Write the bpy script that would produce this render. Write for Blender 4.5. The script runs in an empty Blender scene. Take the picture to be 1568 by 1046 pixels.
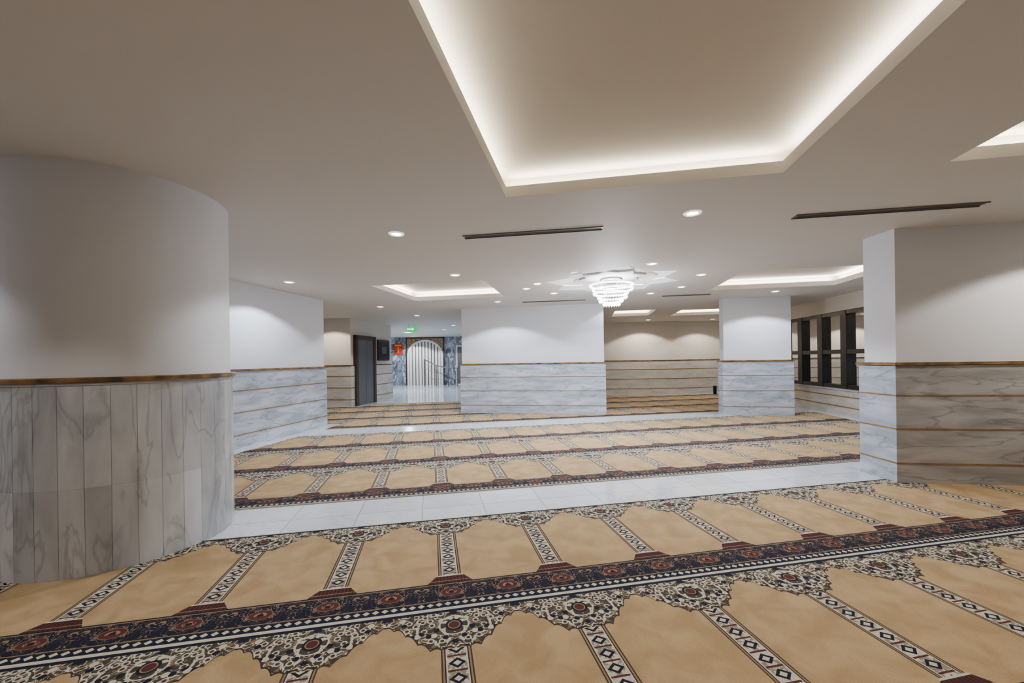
import bpy, math, random
from mathutils import Vector, Matrix
random.seed(4)
sc = bpy.context.scene
H = 2.8

def lin(c):
    return tuple(((x/255)/12.92 if x/255 <= 0.04045 else ((x/255+0.055)/1.055)**2.4) for x in c)

# ---------------------------------------------------------------- node helper
class S:
    def __init__(s, nt, sock): s.nt=nt; s.k=sock
    def _m(s, op, b=None, c=None):
        n = s.nt.nodes.new('ShaderNodeMath'); n.operation = op
        for i, v in enumerate((s, b, c)):
            if v is None: continue
            if isinstance(v, S): s.nt.links.new(v.k, n.inputs[i])
            else: n.inputs[i].default_value = v
        return S(s.nt, n.outputs[0])
    def __add__(s,b): return s._m('ADD',b)
    def __sub__(s,b): return s._m('SUBTRACT',b)
    def __mul__(s,b): return s._m('MULTIPLY',b)
    def __truediv__(s,b): return s._m('DIVIDE',b)
    def __neg__(s): return s._m('MULTIPLY',-1.0)
    def lt(s,b): return s._m('LESS_THAN',b)
    def gt(s,b): return s._m('GREATER_THAN',b)
    def abs(s): return s._m('ABSOLUTE')
    def floor(s): return s._m('FLOOR')
    def sin(s): return s._m('SINE')
    def sqrt(s): return s._m('SQRT')
    def max(s,b): return s._m('MAXIMUM',b)
    def min(s,b): return s._m('MINIMUM',b)
    def pm(s,p): return s - (s/p).floor()*p
    def between(s,a,b): return s.gt(a)*s.lt(b)
def NOT(a): return (a*-1.0)+1.0

def newmat(name):
    m = bpy.data.materials.new(name); m.use_nodes = True
    nt = m.node_tree
    b = nt.nodes['Principled BSDF']
    return m, nt, b
def simple(name, col, rough=0.5, metal=0.0, emit=None, es=0.0, noise=0.0, nscale=3.0, spec=0.5):
    m, nt, b = newmat(name)
    b.inputs['Roughness'].default_value = rough
    b.inputs['Metallic'].default_value = metal
    b.inputs['Specular IOR Level'].default_value = spec
    c = lin(col)
    b.inputs['Base Color'].default_value = (*c,1)
    if noise>0:
        tc = nt.nodes.new('ShaderNodeTexCoord'); nz = nt.nodes.new('ShaderNodeTexNoise')
        nz.inputs['Scale'].default_value = nscale; nz.inputs['Detail'].default_value = 2
        nt.links.new(tc.outputs['Object'], nz.inputs['Vector'])
        cr = nt.nodes.new('ShaderNodeValToRGB')
        k = noise
        cr.color_ramp.elements[0].position=0.3; cr.color_ramp.elements[1].position=0.7
        cr.color_ramp.elements[0].color = (c[0]*(1-k),c[1]*(1-k),c[2]*(1-k),1)
        cr.color_ramp.elements[1].color = (min(1,c[0]*(1+k)),min(1,c[1]*(1+k)),min(1,c[2]*(1+k)),1)
        nt.links.new(nz.outputs['Fac'], cr.inputs['Fac'])
        nt.links.new(cr.outputs['Color'], b.inputs['Base Color'])
    if emit:
        b.inputs['Emission Color'].default_value = (*lin(emit),1)
        b.inputs['Emission Strength'].default_value = es
    return m
def mixc(nt, fac, a, b):
    n = nt.nodes.new('ShaderNodeMix'); n.data_type='RGBA'
    nt.links.new(fac.k, n.inputs[0])
    for v, i in ((a,6),(b,7)):
        if isinstance(v, S): nt.links.new(v.k, n.inputs[i])
        else: n.inputs[i].default_value = (*v,1) if len(v)==3 else v
    return S(nt, n.outputs[2])

def marble(name, c1, c2, vein, rough=0.22, sc3=(1,1,4.5), island=False, amt=0.3, vw=0.02):
    m, nt, b = newmat(name)
    tc = nt.nodes.new('ShaderNodeTexCoord')
    mp = nt.nodes.new('ShaderNodeMapping'); mp.inputs['Scale'].default_value = sc3
    mp.inputs['Rotation'].default_value = (0.16,0.22,0)
    nt.links.new(tc.outputs['Object'], mp.inputs['Vector'])
    n1 = nt.nodes.new('ShaderNodeTexNoise'); n1.inputs['Scale'].default_value=1.6; n1.inputs['Detail'].default_value=6; n1.inputs['Distortion'].default_value=0.5
    nt.links.new(mp.outputs[0], n1.inputs['Vector'])
    n2 = nt.nodes.new('ShaderNodeTexNoise'); n2.inputs['Scale'].default_value=1.3; n2.inputs['Detail'].default_value=5; n2.inputs['Distortion'].default_value=0.6
    nt.links.new(mp.outputs[0], n2.inputs['Vector'])
    f1 = S(nt, n1.outputs['Fac']); f2 = S(nt, n2.outputs['Fac'])
    base = ((f1-0.35)/0.3).max(0.0).min(1.0)
    col = mixc(nt, base, c1, c2)
    v = NOT((((f2-0.5).abs())/vw).min(1.0))*amt
    col = mixc(nt, v, col, vein)
    if island:
        g = nt.nodes.new('ShaderNodeNewGeometry')
        r = S(nt, g.outputs['Random Per Island'])
        hsv = nt.nodes.new('ShaderNodeHueSaturation')
        nt.links.new((r*0.42+0.74).k, hsv.inputs['Value'])
        nt.links.new(col.k, hsv.inputs['Color'])
        col = S(nt, hsv.outputs[0])
    nt.links.new(col.k, b.inputs['Base Color'])
    b.inputs['Roughness'].default_value = rough
    return m

M_wall  = simple('paint_white', (219,221,228), 0.55)
M_beige = simple('paint_beige', (214,208,197), 0.6)
M_ceil  = simple('ceiling_paint', (208,204,199), 0.65)
M_cove  = simple('cove_paint', (202,194,180), 0.65)
M_gold  = simple('gold_inlay', (150,118,74), 0.35, 0.3, noise=0.2, nscale=12)
M_trim  = simple('brown_onyx_trim', (116,86,48), 0.2, noise=0.65, nscale=6)
M_black = simple('black_frame', (16,16,18), 0.35)
M_steel = simple('brushed_steel', (120,118,116), 0.35, 0.8)
M_bronze= simple('bronze_frame', (74,58,44), 0.35, 0.4)
M_white = simple('white_lacquer', (235,235,235), 0.3)
M_chrome= simple('chrome', (210,210,215), 0.12, 1.0)
M_slot  = simple('slot_dark', (30,28,26), 0.6)
M_slotf = simple('slot_frame', (120,112,104), 0.4, 0.3)
M_lamp  = simple('lamp_lens', (255,255,255), 0.4, emit=(255,252,246), es=40)
M_lampf = simple('lamp_trim', (240,240,238), 0.3, emit=(255,250,240), es=1.0)
M_ring  = simple('crystal_lit', (255,255,255), 0.2, emit=(250,250,255), es=9)
M_crys  = simple('crystal_facets', (225,230,240), 0.05, emit=(240,245,255), es=.5)
M_green = simple('exit_green', (20,150,80), 0.4, emit=(20,170,90), es=1.6)
M_exw   = simple('exit_white', (255,255,255), 0.4, emit=(255,255,255), es=2)
M_red   = simple('red_panel', (200,50,25), 0.4)
M_yel   = simple('yellow_mark', (220,170,50), 0.4)
M_screen= simple('dark_display', (24,26,30), 0.1)
M_out   = simple('outside_concrete', (190,180,160), 0.8, noise=0.1)
M_mar   = marble('marble_grey', lin((154,162,175)), lin((194,200,210)), lin((98,106,120)), amt=.5)
M_marR  = marble('marble_taupe_and_shade', lin((142,140,140)), lin((176,174,173)), lin((98,96,96)), amt=.5, vw=.03)  # shade painted into the pier's front marble; also the round column's thin band
M_marB  = marble('marble_light_beige', lin((180,177,171)), lin((200,197,190)), lin((140,134,124)), amt=.4)
M_tile  = marble('marble_tile_column', lin((164,167,172)), lin((194,197,202)), lin((116,118,124)), sc3=(3.5,3.5,1.0), island=True, amt=.4, vw=.03)
M_stone = marble('stone_dark_veined', lin((70,78,92)), lin((146,152,164)), lin((225,230,238)), sc3=(2.4,2.4,1.1), rough=.15, amt=.85, vw=.035)

def floor_mat():
    m, nt, b = newmat('floor_white_tile')
    tc = nt.nodes.new('ShaderNodeTexCoord')
    mp = nt.nodes.new('ShaderNodeMapping'); mp.inputs['Rotation'].default_value=(0,0,-math.radians(11.3))
    mp.inputs['Location'].default_value=(0.1,0.08,0)
    nt.links.new(tc.outputs['Object'], mp.inputs['Vector'])
    br = nt.nodes.new('ShaderNodeTexBrick'); br.offset=0.0
    br.inputs['Scale'].default_value=1.0
    br.inputs['Brick Width'].default_value=0.58; br.inputs['Row Height'].default_value=0.58
    br.inputs['Mortar Size'].default_value=0.0035
    br.inputs['Color1'].default_value=(*lin((202,207,214)),1)
    br.inputs['Color2'].default_value=(*lin((216,220,226)),1)
    br.inputs['Mortar'].default_value=(*lin((150,150,152)),1)
    nt.links.new(mp.outputs[0], br.inputs['Vector'])
    n2 = nt.nodes.new('ShaderNodeTexNoise'); n2.inputs['Scale'].default_value=2.2; n2.inputs['Detail'].default_value=5; n2.inputs['Distortion'].default_value=1.0
    nt.links.new(tc.outputs['Object'], n2.inputs['Vector'])
    v = NOT((((S(nt,n2.outputs['Fac'])-0.5).abs())/0.03).min(1.0))*.25
    col = mixc(nt, v, S(nt,br.outputs['Color']), lin((165,170,178)))
    nt.links.new(col.k, b.inputs['Base Color'])
    b.inputs['Roughness'].default_value=0.13
    return m
M_floor = floor_mat()

# ---------------------------------------------------------------- carpet
def carpet_mat():
    m, nt, b = newmat('prayer_carpet')
    tc = nt.nodes.new('ShaderNodeTexCoord')
    sp = nt.nodes.new('ShaderNodeSeparateXYZ'); nt.links.new(tc.outputs['Object'], sp.inputs[0])
    x = S(nt, sp.outputs[0]); y = S(nt, sp.outputs[1])
    P=0.703; R=1.33
    mm = (x-0.10+P/2).pm(P)-P/2
    a = mm.abs()
    s = (-y).pm(R)
    def comb(u,v):
        n=nt.nodes.new('ShaderNodeCombineXYZ'); nt.links.new(u.k,n.inputs[0]); nt.links.new(v.k,n.inputs[1]); return n.outputs[0]
    def noise(vec, sc_, det=1, dist=0.0):
        n=nt.nodes.new('ShaderNodeTexNoise'); n.noise_dimensions='2D'; n.inputs['Scale'].default_value=sc_; n.inputs['Detail'].default_value=det; n.inputs['Distortion'].default_value=dist
        nt.links.new(vec, n.inputs['Vector']); return S(nt,n.outputs['Fac'])
    def voro(vec, sc_):
        n=nt.nodes.new('ShaderNodeTexVoronoi'); n.voronoi_dimensions='2D'; n.inputs['Scale'].default_value=sc_
        nt.links.new(vec, n.inputs['Vector'])
        q=nt.nodes.new('ShaderNodeSeparateColor'); nt.links.new(n.outputs['Color'],q.inputs[0])
        return S(nt,n.outputs['Distance']), S(nt,q.outputs[0])
    sym = comb(a,s)
    flat = comb(x,y)
    TAN=lin((184,157,118)); TAN2=lin((166,138,100)); CREAM=lin((200,192,172)); NAVY=lin((26,30,48)); RED=lin((84,44,44)); OLV=lin((68,63,56)); GOLD=lin((142,118,88))
    pile = noise(flat, 5.5, 6, 0.4)
    col = mixc(nt, ((pile-0.34)/0.32).max(0.0).min(1.0), TAN2, TAN)
    # floral top
    k = ((a-0.085)/0.26).max(0.0).min(1.0)
    k = k*k*(((k*-2.0))+3.0)
    lob = ((a*(math.pi/0.062)).sin().abs())*0.024
    sb = (k*-0.21)+0.345-lob
    infl = s.lt(sb)
    vd, vr = voro(sym, 24)
    nz = noise(sym, 15, 1, 1.6)
    nz2 = noise(sym, 30, 1, 0.8)
    fcol = mixc(nt, nz2.gt(0.55), OLV, lin((118,101,78)))
    fcol = mixc(nt, (nz-0.5).abs().lt(0.04), fcol, CREAM)
    fcol = mixc(nt, vd.lt(0.42)*vr.gt(0.5), fcol, CREAM)
    fcol = mixc(nt, vd.lt(0.24)*vr.gt(0.55), fcol, OLV)
    fcol = mixc(nt, vd.lt(0.38)*vr.lt(0.25), fcol, NAVY)
    fcol = mixc(nt, vd.lt(0.13)*vr.gt(0.8), fcol, RED)
    def ell(ds, rx, ry): 
        return ((mm/rx)*(mm/rx) + ((s-ds)/ry)*((s-ds)/ry)).sqrt()
    e = ell(0.15,0.08,0.08)
    fcol = mixc(nt, e.lt(1.0), fcol, CREAM)
    fcol = mixc(nt, e.lt(0.9)*(nz2.gt(0.42)), fcol, OLV)
    fcol = mixc(nt, e.lt(0.58), fcol, NAVY)
    fcol = mixc(nt, e.lt(0.42), fcol, GOLD)
    fcol = mixc(nt, e.lt(0.34), fcol, RED)
    fcol = mixc(nt, (s-sb).gt(-0.012), fcol, lin((62,50,42)))
    fcol = mixc(nt, s.lt(0.035)*s.gt(0.012), fcol, NAVY)
    fcol = mixc(nt, s.lt(0.012), fcol, CREAM)
    col = mixc(nt, infl, col, fcol)
    # divider
    ind = a.lt(0.074)*s.between(0.33,0.99)
    q = s.pm(0.095)-0.0475
    d1 = a/0.042 + q.abs()/0.034
    base = mixc(nt, nz2.gt(0.5), CREAM, lin((140,130,112)))
    base = mixc(nt, d1.lt(1.0), base, NAVY)
    base = mixc(nt, d1.lt(0.5), base, CREAM)
    base = mixc(nt, q.abs().gt(0.042), base, RED)
    base = mixc(nt, a.gt(0.045), base, CREAM)
    base = mixc(nt, a.gt(0.052), base, NAVY)
    base = mixc(nt, a.gt(0.058), base, GOLD)
    base = mixc(nt, a.gt(0.067), base, lin((66,52,44)))
    col = mixc(nt, ind, col, base)
    # pedestal
    w = ((s-0.97)/0.09).max(0.0)*0.06+0.082
    inp = s.between(0.97,1.06)*a.lt(w)
    stripe = (mm.pm(0.022)).lt(0.011)
    pc = mixc(nt, stripe, RED, lin((52,34,34)))
    pc = mixc(nt, s.lt(0.982), pc, CREAM)
    pc = mixc(nt, s.between(1.035,1.041), pc, GOLD)
    col = mixc(nt, inp, col, pc)
    # navy band
    inb = s.gt(1.06)
    mq = (x-0.10+P/4).pm(P/2)-P/4
    nsy = comb(mq.abs(), s)
    n3 = noise(nsy, 20, 1, 1.2)
    v3, r3 = voro(nsy, 28)
    bc = mixc(nt, (n3-0.5).abs().lt(0.018), NAVY, GOLD)
    bc = mixc(nt, v3.lt(0.26)*r3.gt(0.65), bc, lin((140,124,102)))
    bc = mixc(nt, v3.lt(0.14)*r3.gt(0.65), bc, RED)
    e2 = ((mq/0.066)*(mq/0.066)+((s-1.165)/0.046)*((s-1.165)/0.046)).sqrt()
    bc = mixc(nt, e2.lt(1.0), bc, lin((120,98,76)))
    bc = mixc(nt, e2.lt(0.9), bc, RED)
    bc = mixc(nt, e2.lt(0.5)*nz2.gt(0.5), bc, GOLD)
    bc = mixc(nt, e2.lt(0.25), bc, NAVY)
    bc = mixc(nt, s.lt(1.072), bc, NAVY)
    bc = mixc(nt, s.between(1.072,1.079), bc, GOLD)
    bc = mixc(nt, s.between(1.25,1.257), bc, GOLD)
    g = (x.pm(0.05)-0.025).abs()
    gs = mixc(nt, (g/0.02+(s-1.285).abs()/0.018).lt(1.0), NAVY, CREAM)
    bc = mixc(nt, s.gt(1.262), bc, gs)
    bc = mixc(nt, s.gt(1.306), bc, NAVY)
    bc = mixc(nt, s.gt(1.318), bc, CREAM)
    col = mixc(nt, inb, col, bc)
    fz = noise(flat, 220, 1)
    col = mixc(nt, (fz-0.35).max(0.0)*0.7, col, lin((64,52,38)))
    nt.links.new(col.k, b.inputs['Base Color'])
    b.inputs['Roughness'].default_value=0.95
    b.inputs['Specular IOR Level'].default_value=0.1
    return m
M_carpet = carpet_mat()

# ---------------------------------------------------------------- mesh builder
class MB:
    def __init__(s): s.v=[]; s.f=[]; s.m=[]; s.mats=[]; s.sm=[]
    def mi(s,mat):
        if mat not in s.mats: s.mats.append(mat)
        return s.mats.index(mat)
    def add(s, vs, fs, mat, smooth=False):
        o=len(s.v); s.v+= [tuple(v) for v in vs]
        k=s.mi(mat)
        for f in fs: s.f.append([o+i for i in f]); s.m.append(k); s.sm.append(smooth)
    def box(s, x0,x1,y0,y1,z0,z1,mat, fr=None):
        vs=[(x,y,z) for z in (z0,z1) for x,y in ((x0,y0),(x1,y0),(x1,y1),(x0,y1))]
        if fr:
            (ox,oy),(ex,ey)=fr[0],fr[1]; nx,ny=fr[2]
            vs=[(ox+ex*x+nx*y, oy+ey*x+ny*y, z) for x,y,z in vs]
        fs=[(3,2,1,0),(4,5,6,7),(0,1,5,4),(1,2,6,5),(2,3,7,6),(3,0,4,7)]
        s.add(vs,fs,mat)
    def prism(s, poly, z0,z1,mat, smooth=False, caps=True):
        n=len(poly)
        vs=[(p[0],p[1],z0) for p in poly]+[(p[0],p[1],z1) for p in poly]
        fs=[(i,(i+1)%n,n+(i+1)%n,n+i) for i in range(n)]
        if caps: fs+=[tuple(range(n))[::-1], tuple(range(n,2*n))]
        s.add(vs,fs,mat,smooth)
    def lathe(s, c, prof, mat, seg=48, smooth=True):
        n=len(prof); vs=[]
        for i in range(seg):
            t=2*math.pi*i/seg
            for r,z in prof: vs.append((c[0]+r*math.cos(t), c[1]+r*math.sin(t), z))
        fs=[]
        for i in range(seg):
            j=(i+1)%seg
            for k in range(n-1): fs.append((i*n+k, j*n+k, j*n+k+1, i*n+k+1))
        s.add(vs,fs,mat,smooth)
    def tube(s, p, q, r, mat, seg=10):
        p=Vector(p); q=Vector(q); d=(q-p).normalized()
        u=d.orthogonal().normalized(); w=d.cross(u)
        vs=[]
        for e in (p,q):
            for i in range(seg):
                t=2*math.pi*i/seg; vs.append(e+u*math.cos(t)*r+w*math.sin(t)*r)
        fs=[(i,(i+1)%seg,seg+(i+1)%seg,seg+i) for i in range(seg)]
        s.add(vs,fs,mat,True); s.add(vs,[tuple(range(seg))[::-1],tuple(range(seg,2*seg))],mat)
    def make(s, name, parent=None, origin=None, rotz=0):
        me=bpy.data.meshes.new(name); 
        me.from_pydata(s.v,[],s.f)
        for mt in s.mats: me.materials.append(mt)
        me.polygons.foreach_set('material_index', s.m)
        me.polygons.foreach_set('use_smooth', s.sm)
        me.update()
        ob=bpy.data.objects.new(name,me); sc.collection.objects.link(ob)
        if origin: ob.location=origin
        ob.rotation_euler[2]=rotz
        if parent: ob.parent=parent
        return ob

def offset(poly, d):
    n=len(poly); out=[]
    for i in range(n):
        p0=Vector(poly[i-1]); p1=Vector(poly[i]); p2=Vector(poly[(i+1)%n])
        e1=(p1-p0).normalized(); e2=(p2-p1).normalized()
        n1=Vector((e1.y,-e1.x)); n2=Vector((e2.y,-e2.x))
        k=(n1+n2); k=k/ (1+n1.dot(n2))
        out.append(tuple(p1+k*d))
    return out

FOOT=[]
def clad(name, poly, wall=M_wall, mar=M_mar, gw=.007, face=None):
    """painted wall + marble wainscot with inlay strips; face: (edge indices, marble with painted-in shade)"""
    b=MB()
    FOOT.append(offset(poly,.045))
    b.prism(poly,0,H,wall)
    o=offset(poly,0.036)
    n=len(o)
    vs=[(p[0],p[1],0) for p in o]+[(p[0],p[1],1.29) for p in o]
    for i in range(n):
        mt = face[1] if (face and i in face[0]) else mar
        b.add(vs,[(i,(i+1)%n,n+(i+1)%n,n+i)],mt)
    b.add(vs,[tuple(range(n,2*n))],mar)
    for z in (0.225,0.6,0.965):
        b.prism(offset(poly,0.041),z-gw,z+gw,M_gold)
    b.prism(offset(poly,0.056),1.295,1.325,M_trim)
    return b.make(name)

# ---------------------------------------------------------------- shell
fl=MB(); fl.prism([(-9.5,-5),(9.5,-5),(9.5,25),(-9.5,25)],-0.12,0,M_floor); fl.make('floor')

clad('wall_left',[(-6.55,-4.3),(-4.2,9.05),(-7.2,9.6),(-9.0,-3.9)])
clad('wall_partition_center',[(-1.34,10.85),(2.32,10.2),(2.83,13.0),(-0.83,13.65)])
clad('square_column',[(5.06,9.68),(6.5,9.42),(6.56,9.72),(5.12,9.98)])
clad('wall_pier_right',[(4.23,4.46),(6.75,4.12),(6.83,4.52),(4.24,4.87)], face=([0],M_marR))  # front wainscot darker: its shade is put into the marble colour
clad('wall_lift_core',[(-9.0,13.5),(-5.1,12.8),(-4.65,15.6),(-8.6,16.3)],wall=M_beige,mar=M_marB,gw=.014)
clad('wall_left_far',[(-9.2,9.2),(-8.4,9.2),(-8.4,13.6),(-9.2,13.6)],wall=M_beige,mar=M_marB)
clad('wall_far',[(0.5,15.65),(6.3,15.65),(8.8,16.1),(8.8,16.6),(0.5,16.6)],wall=M_beige,mar=M_marB,gw=.014)
clad('wall_hall_right',[(0.5,16.6),(0.9,16.6),(1.0,24),(0.6,24)])
clad('wall_hall_left',[(-9.2,16.2),(-8.6,16.2),(-8.6,24.2),(-9.2,24.2)])
clad('wall_behind',[(-7.2,-4.9),(6.2,-4.9),(6.2,-4.4),(-7.2,-4.4)])
b=MB(); b.box(-9,1.2,23.6,24.0,0,H,M_stone)
for x in (-8.2,-7.35,-6.4,-3.75,-2.1,-1.2): b.box(x-.006,x+.006,23.594,23.6,0,H,M_slotf)
b.box(-9,1.2,23.59,23.6,1.38,1.4,M_slotf)
b.make('wall_hall_end')

# right wall with windows
L0=(5.6,-4.3); dx,dy=3.0,20.2; ln=math.hypot(dx,dy); ex=(dx/ln,dy/ln); nx=(ex[1],-ex[0])
FR=(L0,ex,nx)
WX0,WX1=9.3,19.2
b=MB()
b.box(-0.3,ln+.4,0,0.3,0,0.60,M_beige,FR); b.box(-0.3,ln+.4,0,0.3,2.44,H,M_beige,FR)
b.box(-0.3,WX0,0,0.3,0.60,2.44,M_beige,FR); b.box(WX1,ln+.4,0,0.3,0.60,2.44,M_beige,FR)
b.box(-0.2,ln,-0.04,0,0,0.60,M_marB,FR)
for z in (0.225,0.46): b.box(-0.2,ln,-0.045,0,z-.012,z+.012,M_gold,FR)
b.box(-0.2,WX0-.05,-0.04,0,0.60,1.29,M_marB,FR); b.box(-0.2,WX0-.05,-0.06,0,1.29,1.325,M_trim,FR)
b.box(WX0,WX1,-0.06,0.1,0.60,0.63,M_mar,FR)
b.make('wall_right')
mg,nt,bs=newmat('window_glass'); nt.nodes.remove(bs)
gl=nt.nodes.new('ShaderNodeBsdfGlossy'); gl.inputs['Roughness'].default_value=.02
tr=nt.nodes.new('ShaderNodeBsdfTransparent'); tr.inputs[0].default_value=(.7,.7,.7,1)
mx=nt.nodes.new('ShaderNodeMixShader'); fr_=nt.nodes.new('ShaderNodeFresnel'); fr_.inputs[0].default_value=1.6
nt.links.new(fr_.outputs[0],mx.inputs[0]); nt.links.new(tr.outputs[0],mx.inputs[1]); nt.links.new(gl.outputs[0],mx.inputs[2])
nt.links.new(mx.outputs[0],nt.nodes['Material Output'].inputs[0])
b=MB()
nb=11; bw=(WX1-WX0)/nb
for i in range(nb+1):
    x=WX0+bw*i; b.box(x-.1,x+.1,0.02,0.2,0.63,2.44,M_black,FR)
for z0,z1 in ((.63,.72),(1.44,1.54),(2.35,2.44)): b.box(WX0,WX1,0.03,0.19,z0,z1,M_black,FR)
b.box(WX0,WX1,0.125,0.135,.65,2.43,mg,FR)
b.make('window_1')
b=MB(); b.box(WX0-1,WX1+1.5,1.3,1.5,-0.1,1.35,M_out,FR); b.box(WX0-1,WX1+1.5,1.3,1.5,1.6,2.1,M_out,FR)
for i in range(12): b.box(WX0-.5+i*.95,WX0-.3+i*.95,1.32,1.48,1.35,1.6,M_out,FR)
b.box(WX0-1,WX1+1.5,.3,1.5,-0.15,-0.1,M_out,FR)
b.make('exterior_parapet')

# ---------------------------------------------------------------- round column
cc=(-3.19,3.35)
b=MB()
b.lathe(cc,[(0.705,1.28),(0.705,H)],M_wall,128)
b.lathe(cc,[(0.70,0),(0.70,1.28)],M_slotf,96)
FOOT.append([(cc[0]+.724*math.cos(math.pi*i/32),cc[1]+.724*math.sin(math.pi*i/32)) for i in range(64)])
nT=34
for i in range(nT):
    t0=2*math.pi*i/nT; t1=2*math.pi*(i+1)/nT; g=.0012
    for (z0,z1) in ((0.0,0.599),(0.600,1.288)):
        vs=[];k=4
        for j in range(k+1):
            t=t0+g+(t1-t0-2*g)*j/k
            for z in (z0,z1): vs.append((cc[0]+.722*math.cos(t),cc[1]+.722*math.sin(t),z))
        b.add(vs,[(2*j,2*j+2,2*j+3,2*j+1) for j in range(k)],M_tile,True)
b.lathe(cc,[(0.70,1.288),(0.73,1.288),(0.73,1.306),(0.70,1.306)],M_marR,96,False)
b.lathe(cc,[(0.69,1.306),(0.742,1.306),(0.75,1.314),(0.75,1.334),(0.74,1.342),(0.69,1.342)],M_trim,96,False)
b.make('round_column')

# ---------------------------------------------------------------- carpets
AC=math.radians(11.3); ca,sa=math.cos(AC),math.sin(AC)
def T(p): return (p[0]*ca+p[1]*sa, -p[0]*sa+p[1]*ca)
cut=MB()
for f in FOOT[:6]+FOOT[-1:]: cut.prism(f,-.3,.3,M_wall)
cutter=cut.make('cutter')
def carpet(name, pts, ctop):
    poly=[(t,c-ctop) for t,c in pts]
    b=MB(); b.prism(poly,0.0,0.012,M_carpet)
    ob=b.make(name,origin=(-sa*ctop,ca*ctop,0.001),rotz=AC)
    md=ob.modifiers.new('cut','BOOLEAN'); md.operation='DIFFERENCE'; md.object=cutter; md.solver='EXACT'; md.use_self=True
    dg=bpy.context.evaluated_depsgraph_get(); dg.update()
    me=bpy.data.meshes.new_from_object(ob.evaluated_get(dg))
    ob.modifiers.clear(); 
    if len(me.polygons)>3:
        ob.data=me; me.materials.clear(); me.materials.append(M_carpet)
        for p in me.polygons: p.material_index=0
    return ob
carpet('prayer_carpet',[(-6.6,-2.9),(5.3,-2.9),(7.5,3.66),(-4.4,3.66)],3.66)
carpet('prayer_carpet',[(-4.05,4.37),(7.85,4.37),(9.3,8.36),(-2.5,8.36)],8.36)
carpet('prayer_carpet',[(-2.2,9.1),(9.4,9.1),T((8.15,15.3)),T((-.4,15.3)),T((-.4,14.2)),T((-4.5,13.4)),T((-4.95,12.6)),T((-7.4,13.0)),T((-7.4,9.9)),T((-3.9,9.3))],14.42)
bpy.data.objects.remove(cutter)

# ---------------------------------------------------------------- ceiling
A=Vector((.984,-.18)); B=Vector((.18,.984))
def rect(o,w,d,e=0):
    o=Vector(o); return [tuple(o-A*e-B*e),tuple(o+A*(w+e)-B*e),tuple(o+A*(w+e)+B*(d+e)),tuple(o-A*e+B*(d+e))]
coves=[((-.606,.29),2.13,3.2,.7),((2.594,-.23),1.9,3.2,.75),((-2.55,7.39),2.1,1.95,1.1),((3.79,6.56),2.3,1.9,1.1),((3.05,11.9),1.15,1.6,1.2),((5.0,11.9),2.1,1.6,1.2)]
SC=(1.81,7.3)
TH=.09
def star(R,rr=.80,rot=0.0):
    return [(SC[0]+(R if i%2==0 else R*rr)*math.cos(rot+math.pi*i/8), SC[1]+(R if i%2==0 else R*rr)*math.sin(rot+math.pi*i/8)) for i in range(16)]
cu=bpy.data.curves.new('c','CURVE'); cu.dimensions='2D'; cu.fill_mode='BOTH'; cu.extrude=TH/2
def spl(pts):
    sp=cu.splines.new('POLY'); sp.points.add(len(pts)-1)
    for p,q in zip(sp.points,pts): p.co=(q[0],q[1],0,1)
    sp.use_cyclic_u=True
spl([(-9.5,-5),(9.5,-5),(9.5,25),(-9.5,25)])
for o,w,d,_ in coves: spl(rect(o,w,d))
spl(star(1.2,.74))
co=bpy.data.objects.new('c',cu); sc.collection.objects.link(co); co.location=(0,0,0)
dg=bpy.context.evaluated_depsgraph_get()
me=bpy.data.meshes.new_from_object(co.evaluated_get(dg)); bpy.data.objects.remove(co)
me.materials.clear(); me.materials.append(M_ceil)
ceil=bpy.data.objects.new('ceiling',me); sc.collection.objects.link(ceil); ceil.location=(0,0,H+TH/2)
CZ=H+TH/2
b=MB()
RT=2.995; RS=3.09
for o,w,d,_ in coves:
    r=rect(o,w,d,.11); n=4
    b.prism(r,H+TH,RT,M_cove,caps=False)
    b.add([(p[0],p[1],RT) for p in r],[(0,1,2,3)],M_cove)
s2=star(1.36,.76)
b.prism(s2,H+TH,RS,M_ceil,caps=False); b.add([(p[0],p[1],RS) for p in s2],[tuple(range(16))],M_ceil)
cv=b.make('cove_recesses'); cv.parent=ceil; cv.location=(0,0,-CZ)
# suspended star plate (back-lit) + rosette
M_led2=simple('led_star',(255,255,255),.4,emit=(225,235,255),es=16)
b=MB(); 
b.prism(star(.84,.74,0),2.90,2.94,M_ceil)
b.prism(star(.60,.74,math.pi/8),2.865,2.90,M_ceil)
b.prism(star(.5,.74,math.pi/8),2.94,RS,M_ceil,caps=False)
b.lathe(SC,[(0.0,2.85),(.27,2.85),(.3,2.865)],M_white,48)
o1=b.make('star_rosette'); o1.parent=ceil; o1.location=(0,0,-CZ)
b=MB()
for (ra,rb,zz,r_) in ((1.25,1.29,H+TH+.012,.75),(.74,.78,2.952,.74)):
    i1=star(ra,r_); i2=star(rb,r_)
    vs=[(p[0],p[1],zz) for p in i1]+[(p[0],p[1],zz) for p in i2]
    b.add(vs,[(i,(i+1)%16,16+(i+1)%16,16+i) for i in range(16)],M_led2)
o1=b.make('star_led'); o1.parent=ceil; o1.location=(0,0,-CZ)

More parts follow.
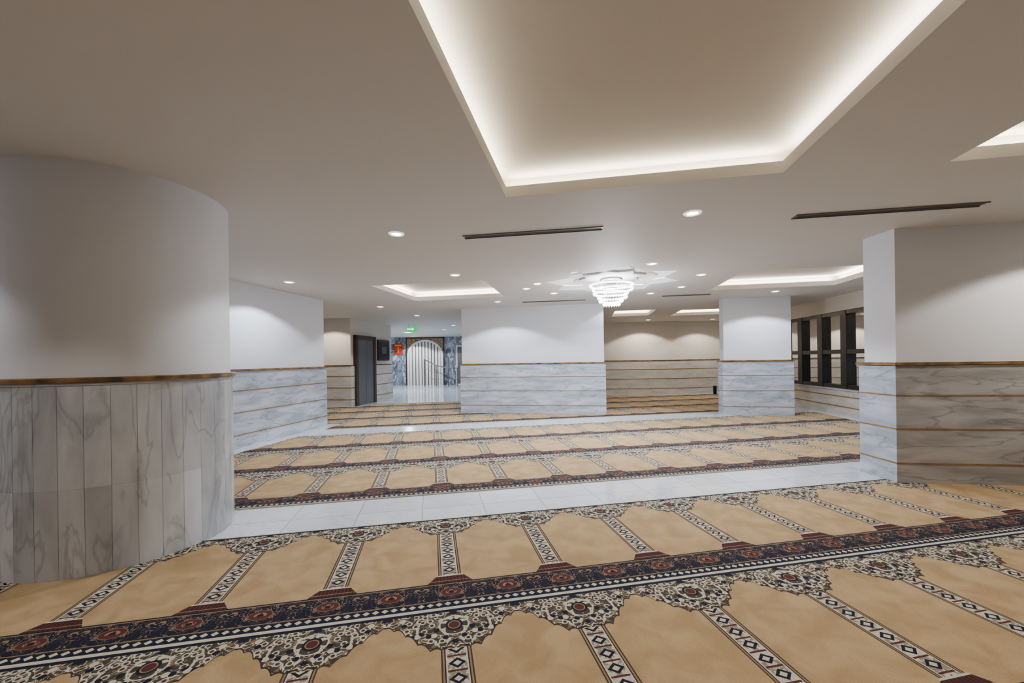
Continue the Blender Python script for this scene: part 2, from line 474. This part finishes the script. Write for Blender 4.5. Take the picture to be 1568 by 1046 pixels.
def area(name, loc, L, wd, rotz, pw, col):
    l=bpy.data.lights.new(name,'AREA'); l.shape='RECTANGLE'; l.size=L; l.size_y=wd; l.energy=pw; l.color=col
    ob=bpy.data.objects.new(name,l); sc.collection.objects.link(ob)
    ob.rotation_euler=(math.pi,0,rotz)
    ob.parent=ceil; ob.location=(loc[0],loc[1],loc[2]-CZ)
    return ob
angA=math.atan2(A.y,A.x)
PWM=9.5
for ci,(o,w,d,k) in enumerate(coves):
    o=Vector(o)
    col=(1,.93,.8) if ci<2 else ((1,.94,.92) if ci in(2,3) else (1,.88,.76))
    for (c,L,rz) in ((o+A*w/2-B*.06,w,angA),(o+A*w/2+B*(d+.06),w,angA),(o-A*.06+B*d/2,d,angA+math.pi/2),(o+A*(w+.06)+B*d/2,d,angA+math.pi/2)):
        area('cove_led_light',(c.x,c.y,H+TH+.012),L,.03,rz,PWM*L*k,col)

def slot(name,p,q):
    p=Vector(p);q=Vector(q);L=(q-p).length;e=(q-p)/L;n=Vector((-e.y,e.x))
    fr=(tuple(p),tuple(e),tuple(n))
    b=MB()
    b.box(0,L,-.05,.05,H-.004,H,M_slotf,fr)
    b.box(.02,L-.02,-.036,-.006,H-.006,H-.003,M_slot,fr)
    b.box(.02,L-.02,.006,.036,H-.006,H-.003,M_slot,fr)
    b.box(0,L,-.056,-.05,H-.012,H,M_slotf,fr); b.box(0,L,.05,.056,H-.012,H,M_slotf,fr)
    b.make(name)
slot('air_vent',(-.52,4.53),(.98,4.28)); slot('air_vent',(2.82,4.02),(4.4,3.75))
slot('air_vent',(.27,9.75),(1.75,9.5)); slot('air_vent',(3.4,9.1),(4.4,8.93))

# downlights
COOL=(.80,.88,1.0); NEU=(.97,.98,1.0); WRM=(1,.93,.84)
G=2.55
dl=[(-1.23,4.38,NEU,45),(1.75,3.88,NEU,45),(-.9,6.54,COOL,62),(2.08,5.95,COOL,62),(-3.79,6.92,COOL,58),(-3.3,10.2,NEU,55),(-.32,9.62,COOL,62),
(5.66,8.67,COOL,62),(-2.87,12.3,COOL,55),(-2.28,15.9,COOL,50),(-5.84,12.1,WRM,42),(5.0,14.8,WRM,55),(7.4,14.9,WRM,45),
(.48,7.4,COOL,22),(.9,8.5,COOL,22),(.3,7.9,COOL,22),(2.15,8.95,COOL,22),(3.35,7.95,COOL,22),(3.2,6.8,COOL,22),(3.0,8.7,COOL,22),(2.6,10.0,COOL,25),
(5.7,3.35,WRM,50),(-5.0,2.2,NEU,34),(-2.2,0.3,WRM,30),(-4,-2.5,WRM,38),(0.5,-2.8,WRM,38),(3.5,-2.5,WRM,38),(-5.0,19.5,COOL,180),(-3,18,COOL,60),(-5.5,22.5,COOL,80),(6.7,7.0,COOL,40)]  # lamps behind the camera are unseen, added for overall fill light
for x,y,c,p in dl:
    b=MB()
    b.lathe((0,0),[(.052,-.004),(.062,-.012),(.078,-.010),(.084,0.0)],M_lampf,32)
    b.lathe((0,0),[(0.0,-.003),(.053,-.003)],M_lamp,24)
    ob=b.make('downlight',origin=(x,y,H))
    if (x,y)==(-5.0,19.5): ob.scale=(2.5,2.5,1)
    l=bpy.data.lights.new('downlight_spot','SPOT'); l.energy=p*G; l.color=c; l.spot_size=math.radians(132); l.spot_blend=.18; l.shadow_soft_size=.045
    lo=bpy.data.objects.new('spot',l); sc.collection.objects.link(lo); lo.parent=ob; lo.location=(0,0,-.03)

# ---------------------------------------------------------------- chandelier
b=MB()
b.lathe(SC,[(0,2.80),(.18,2.80),(.2,2.81),(.2,2.85)],M_chrome,48)
b.lathe(SC,[(0,2.775),(.13,2.775),(.14,2.785),(.14,2.80)],M_chrome,48)
tiers=[(.39,2.73,.0),(.36,2.655,.02),(.31,2.585,-.015),(.265,2.515,.015),(.215,2.45,-.01),(.155,2.39,0)]
for i,(r,z,sh) in enumerate(tiers):
    C=(SC[0]+sh,SC[1])
    b.lathe(C,[(r-.03,z-.011),(r+.004,z-.011),(r+.004,z+.011),(r-.03,z+.011),(r-.03,z-.011)],M_ring,64,False)
    n=int(2*math.pi*r/.05)
    for j in range(n):
        t=2*math.pi*j/n; cx=C[0]+(r-.01)*math.cos(t); cy=C[1]+(r-.01)*math.sin(t); q=.007
        vs=[(cx,cy,z-.012),(cx+q,cy,z-.022),(cx,cy+q,z-.022),(cx-q,cy,z-.022),(cx,cy-q,z-.022),(cx,cy,z-.036)]
        b.add(vs,[(0,1,2),(0,2,3),(0,3,4),(0,4,1),(5,2,1),(5,3,2),(5,4,3),(5,1,4)],M_crys)
    for j in range(4):
        t=math.pi/4+j*math.pi/2
        b.tube((C[0]+(r-.01)*math.cos(t),C[1]+(r-.01)*math.sin(t),z),(SC[0]+.16*math.cos(t),SC[1]+.16*math.sin(t),2.81),.003,M_chrome,6)
chd=b.make('chandelier')
l=bpy.data.lights.new('chandelier_glow','POINT'); l.energy=150; l.color=(.84,.9,1); l.shadow_soft_size=.2
lo=bpy.data.objects.new('chandelier_bulb',l); sc.collection.objects.link(lo); lo.location=(SC[0],SC[1],2.28); lo.parent=chd

# ---------------------------------------------------------------- lift door, display
p=Vector((-5.1,12.8)); q=Vector((-4.65,15.6)); e=(q-p).normalized(); n=Vector((e.y,-e.x))
FD=(tuple(p),tuple(e),tuple(n))
b=MB()
o0=.042
b.box(.15,.29,o0,.11,0,2.28,M_bronze,FD); b.box(1.31,1.45,o0,.11,0,2.28,M_bronze,FD); b.box(.15,1.45,0.001,.11,2.14,2.28,M_bronze,FD)
b.box(.15,.29,0.001,o0,1.33,2.28,M_bronze,FD); b.box(1.31,1.45,0.001,o0,1.33,2.28,M_bronze,FD)
b.box(.29,.795,0.06,.085,0,2.14,M_steel,FD); b.box(.805,1.31,0.06,.085,0,2.14,M_steel,FD); b.box(.79,.81,.06,.075,0,2.14,M_black,FD)
b.box(.29,1.31,0.001,.06,1.33,2.14,M_black,FD)
b.make('door_3')
b=MB()
b.box(1.7,2.55,0.002,.07,1.45,2.2,M_bronze,FD); b.box(1.77,2.48,.07,.075,1.52,2.13,M_screen,FD); b.box(1.95,2.3,.075,.078,1.7,1.95,M_steel,FD)
b.make('framed_notice')

b=MB()
b.box(-.19,.19,-.03,.03,-.1,.1,M_green); b.box(-.12,.02,-.034,-.03,-.018,.018,M_exw)
b.add([(.02,-.034,-.055),(.02,-.034,.055),(.1,-.034,0)],[(0,2,1)],M_exw)
b.box(-.15,-.13,-.034,-.03,-.05,.05,M_exw)
b.tube((-.12,0,.1),(-.12,0,.2),.006,M_steel); b.tube((.12,0,.1),(.12,0,.2),.006,M_steel)
b.make('exit_sign',origin=(-3.7,15.0,2.6))

# ---------------------------------------------------------------- arched door at hall end
b=MB(); cx=-5.05; yw=23.59
wd=.92; sp=1.75
def arch(r,n=24,top=sp): return [(cx+r*math.cos(math.pi*i/n), top+r*math.sin(math.pi*i/n)*.85) for i in range(n+1)]
outer=arch(wd+.12); inner=arch(wd)
M_orn=simple('ornate_spandrel',(150,125,90),.5,noise=.7,nscale=9)
n=24
vs=[];fs=[]
for i in range(n+1):
    ox,oz=outer[i]; 
    vs+= [(ox,yw-.03,oz),(ox,yw-.03,2.78)]
for i in range(n): fs.append((2*i,2*i+1,2*i+3,2*i+2))
b.add(vs,fs,M_orn)
b.box(cx-wd-.2,cx-wd-.12,yw-.05,yw,0,2.79,M_bronze); b.box(cx+wd+.12,cx+wd+.2,yw-.05,yw,0,2.79,M_bronze); b.box(cx-wd-.2,cx+wd+.2,yw-.05,yw,2.72,2.79,M_bronze)
vs=[];fs=[]
for (ox,oz),(ix,iz) in zip(outer,inner): vs+=[(ox,yw-.07,oz),(ix,yw-.07,iz),(ix,yw-.0,iz)]
for i in range(n): fs+= [(3*i,3*i+3,3*i+4,3*i+1),(3*i+1,3*i+4,3*i+5,3*i+2)]
b.add(vs,fs,M_white)
b.box(cx-wd-.12,cx-wd,yw-.07,yw,0,sp,M_white); b.box(cx+wd,cx+wd+.12,yw-.07,yw,0,sp,M_white)
ns=10
M_slat2=simple('slat_shade',(140,128,108),.5)
for i in range(ns):
    x0=cx-wd+2*wd*i/ns; x1=x0+2*wd/ns
    h=lambda x: sp+.85*math.sqrt(max(0,wd*wd-(x-cx)**2))
    g=.035
    vs=[(x0,yw-.01,0),(x0+g,yw-.055,0),(x1-g,yw-.055,0),(x1,yw-.01,0),(x0,yw-.01,h(x0)),(x0+g,yw-.055,h(x0+g)),(x1-g,yw-.055,h(x1-g)),(x1,yw-.01,h(x1))]
    b.add(vs,[(0,1,5,4),(2,3,7,6)],M_slat2); b.add(vs,[(1,2,6,5)],M_white)
b.make('door_1')
b=MB(); b.box(-3.25,-2.3,yw-.05,yw,0,2.3,M_white); b.box(-3.17,-2.38,yw-.06,yw-.04,.06,2.22,M_steel); b.box(-3.15,-3.1,yw-.1,yw-.06,.95,1.1,M_chrome)
b.make('door_2')
b=MB(); b.box(-6.85,-6.35,yw-.05,yw-.0,1.8,2.45,M_red); b.box(-6.78,-6.42,yw-.055,yw-.05,2.3,2.37,M_yel); b.box(-6.64,-6.56,yw-.055,yw-.05,1.9,2.25,M_yel); b.box(-6.74,-6.46,yw-.055,yw-.05,2.1,2.15,M_yel)
b.make('wall_poster')
b=MB()
P=[(-4.9,22.6,1.5),(-4.2,22.4,1.15),(-3.5,22.2,1.0),(-3.0,22.2,1.0)]
for i in range(4):
    b.tube((P[i][0],P[i][1],0),P[i],.025,M_steel)
    if i<3:
        b.tube(P[i],P[i+1],.03,M_steel)
        for k in (.35,.65): b.tube((P[i][0],P[i][1],P[i][2]*k),(P[i+1][0],P[i+1][1],P[i+1][2]*k),.012,M_steel)
b.make('stair_railing')
b=MB(); b.lathe((0,0),[(0,.0),(.055,.0),(.06,.02),(.065,.30),(.07,.31),(.06,.31),(.055,.05),(0,.05)],M_black,32)
b.make('waste_bin',origin=(7.6,15.2,.014))

# ---------------------------------------------------------------- camera / world
w=bpy.data.worlds.new('World'); sc.world=w; w.use_nodes=True
w.node_tree.nodes['Background'].inputs[0].default_value=(.01,.012,.02,1); w.node_tree.nodes['Background'].inputs[1].default_value=1
cam=bpy.data.cameras.new('Camera'); cam.sensor_width=36; cam.lens=620/1568*36; cam.shift_y=27.6/1568; cam.clip_start=.05
cob=bpy.data.objects.new('Camera',cam); sc.collection.objects.link(cob)
cob.matrix_world=Matrix.Translation((0,0,1.42))@Matrix.Rotation(math.pi/2,4,'X')@Matrix.Rotation(-.0147,4,'Z')
sc.camera=cob
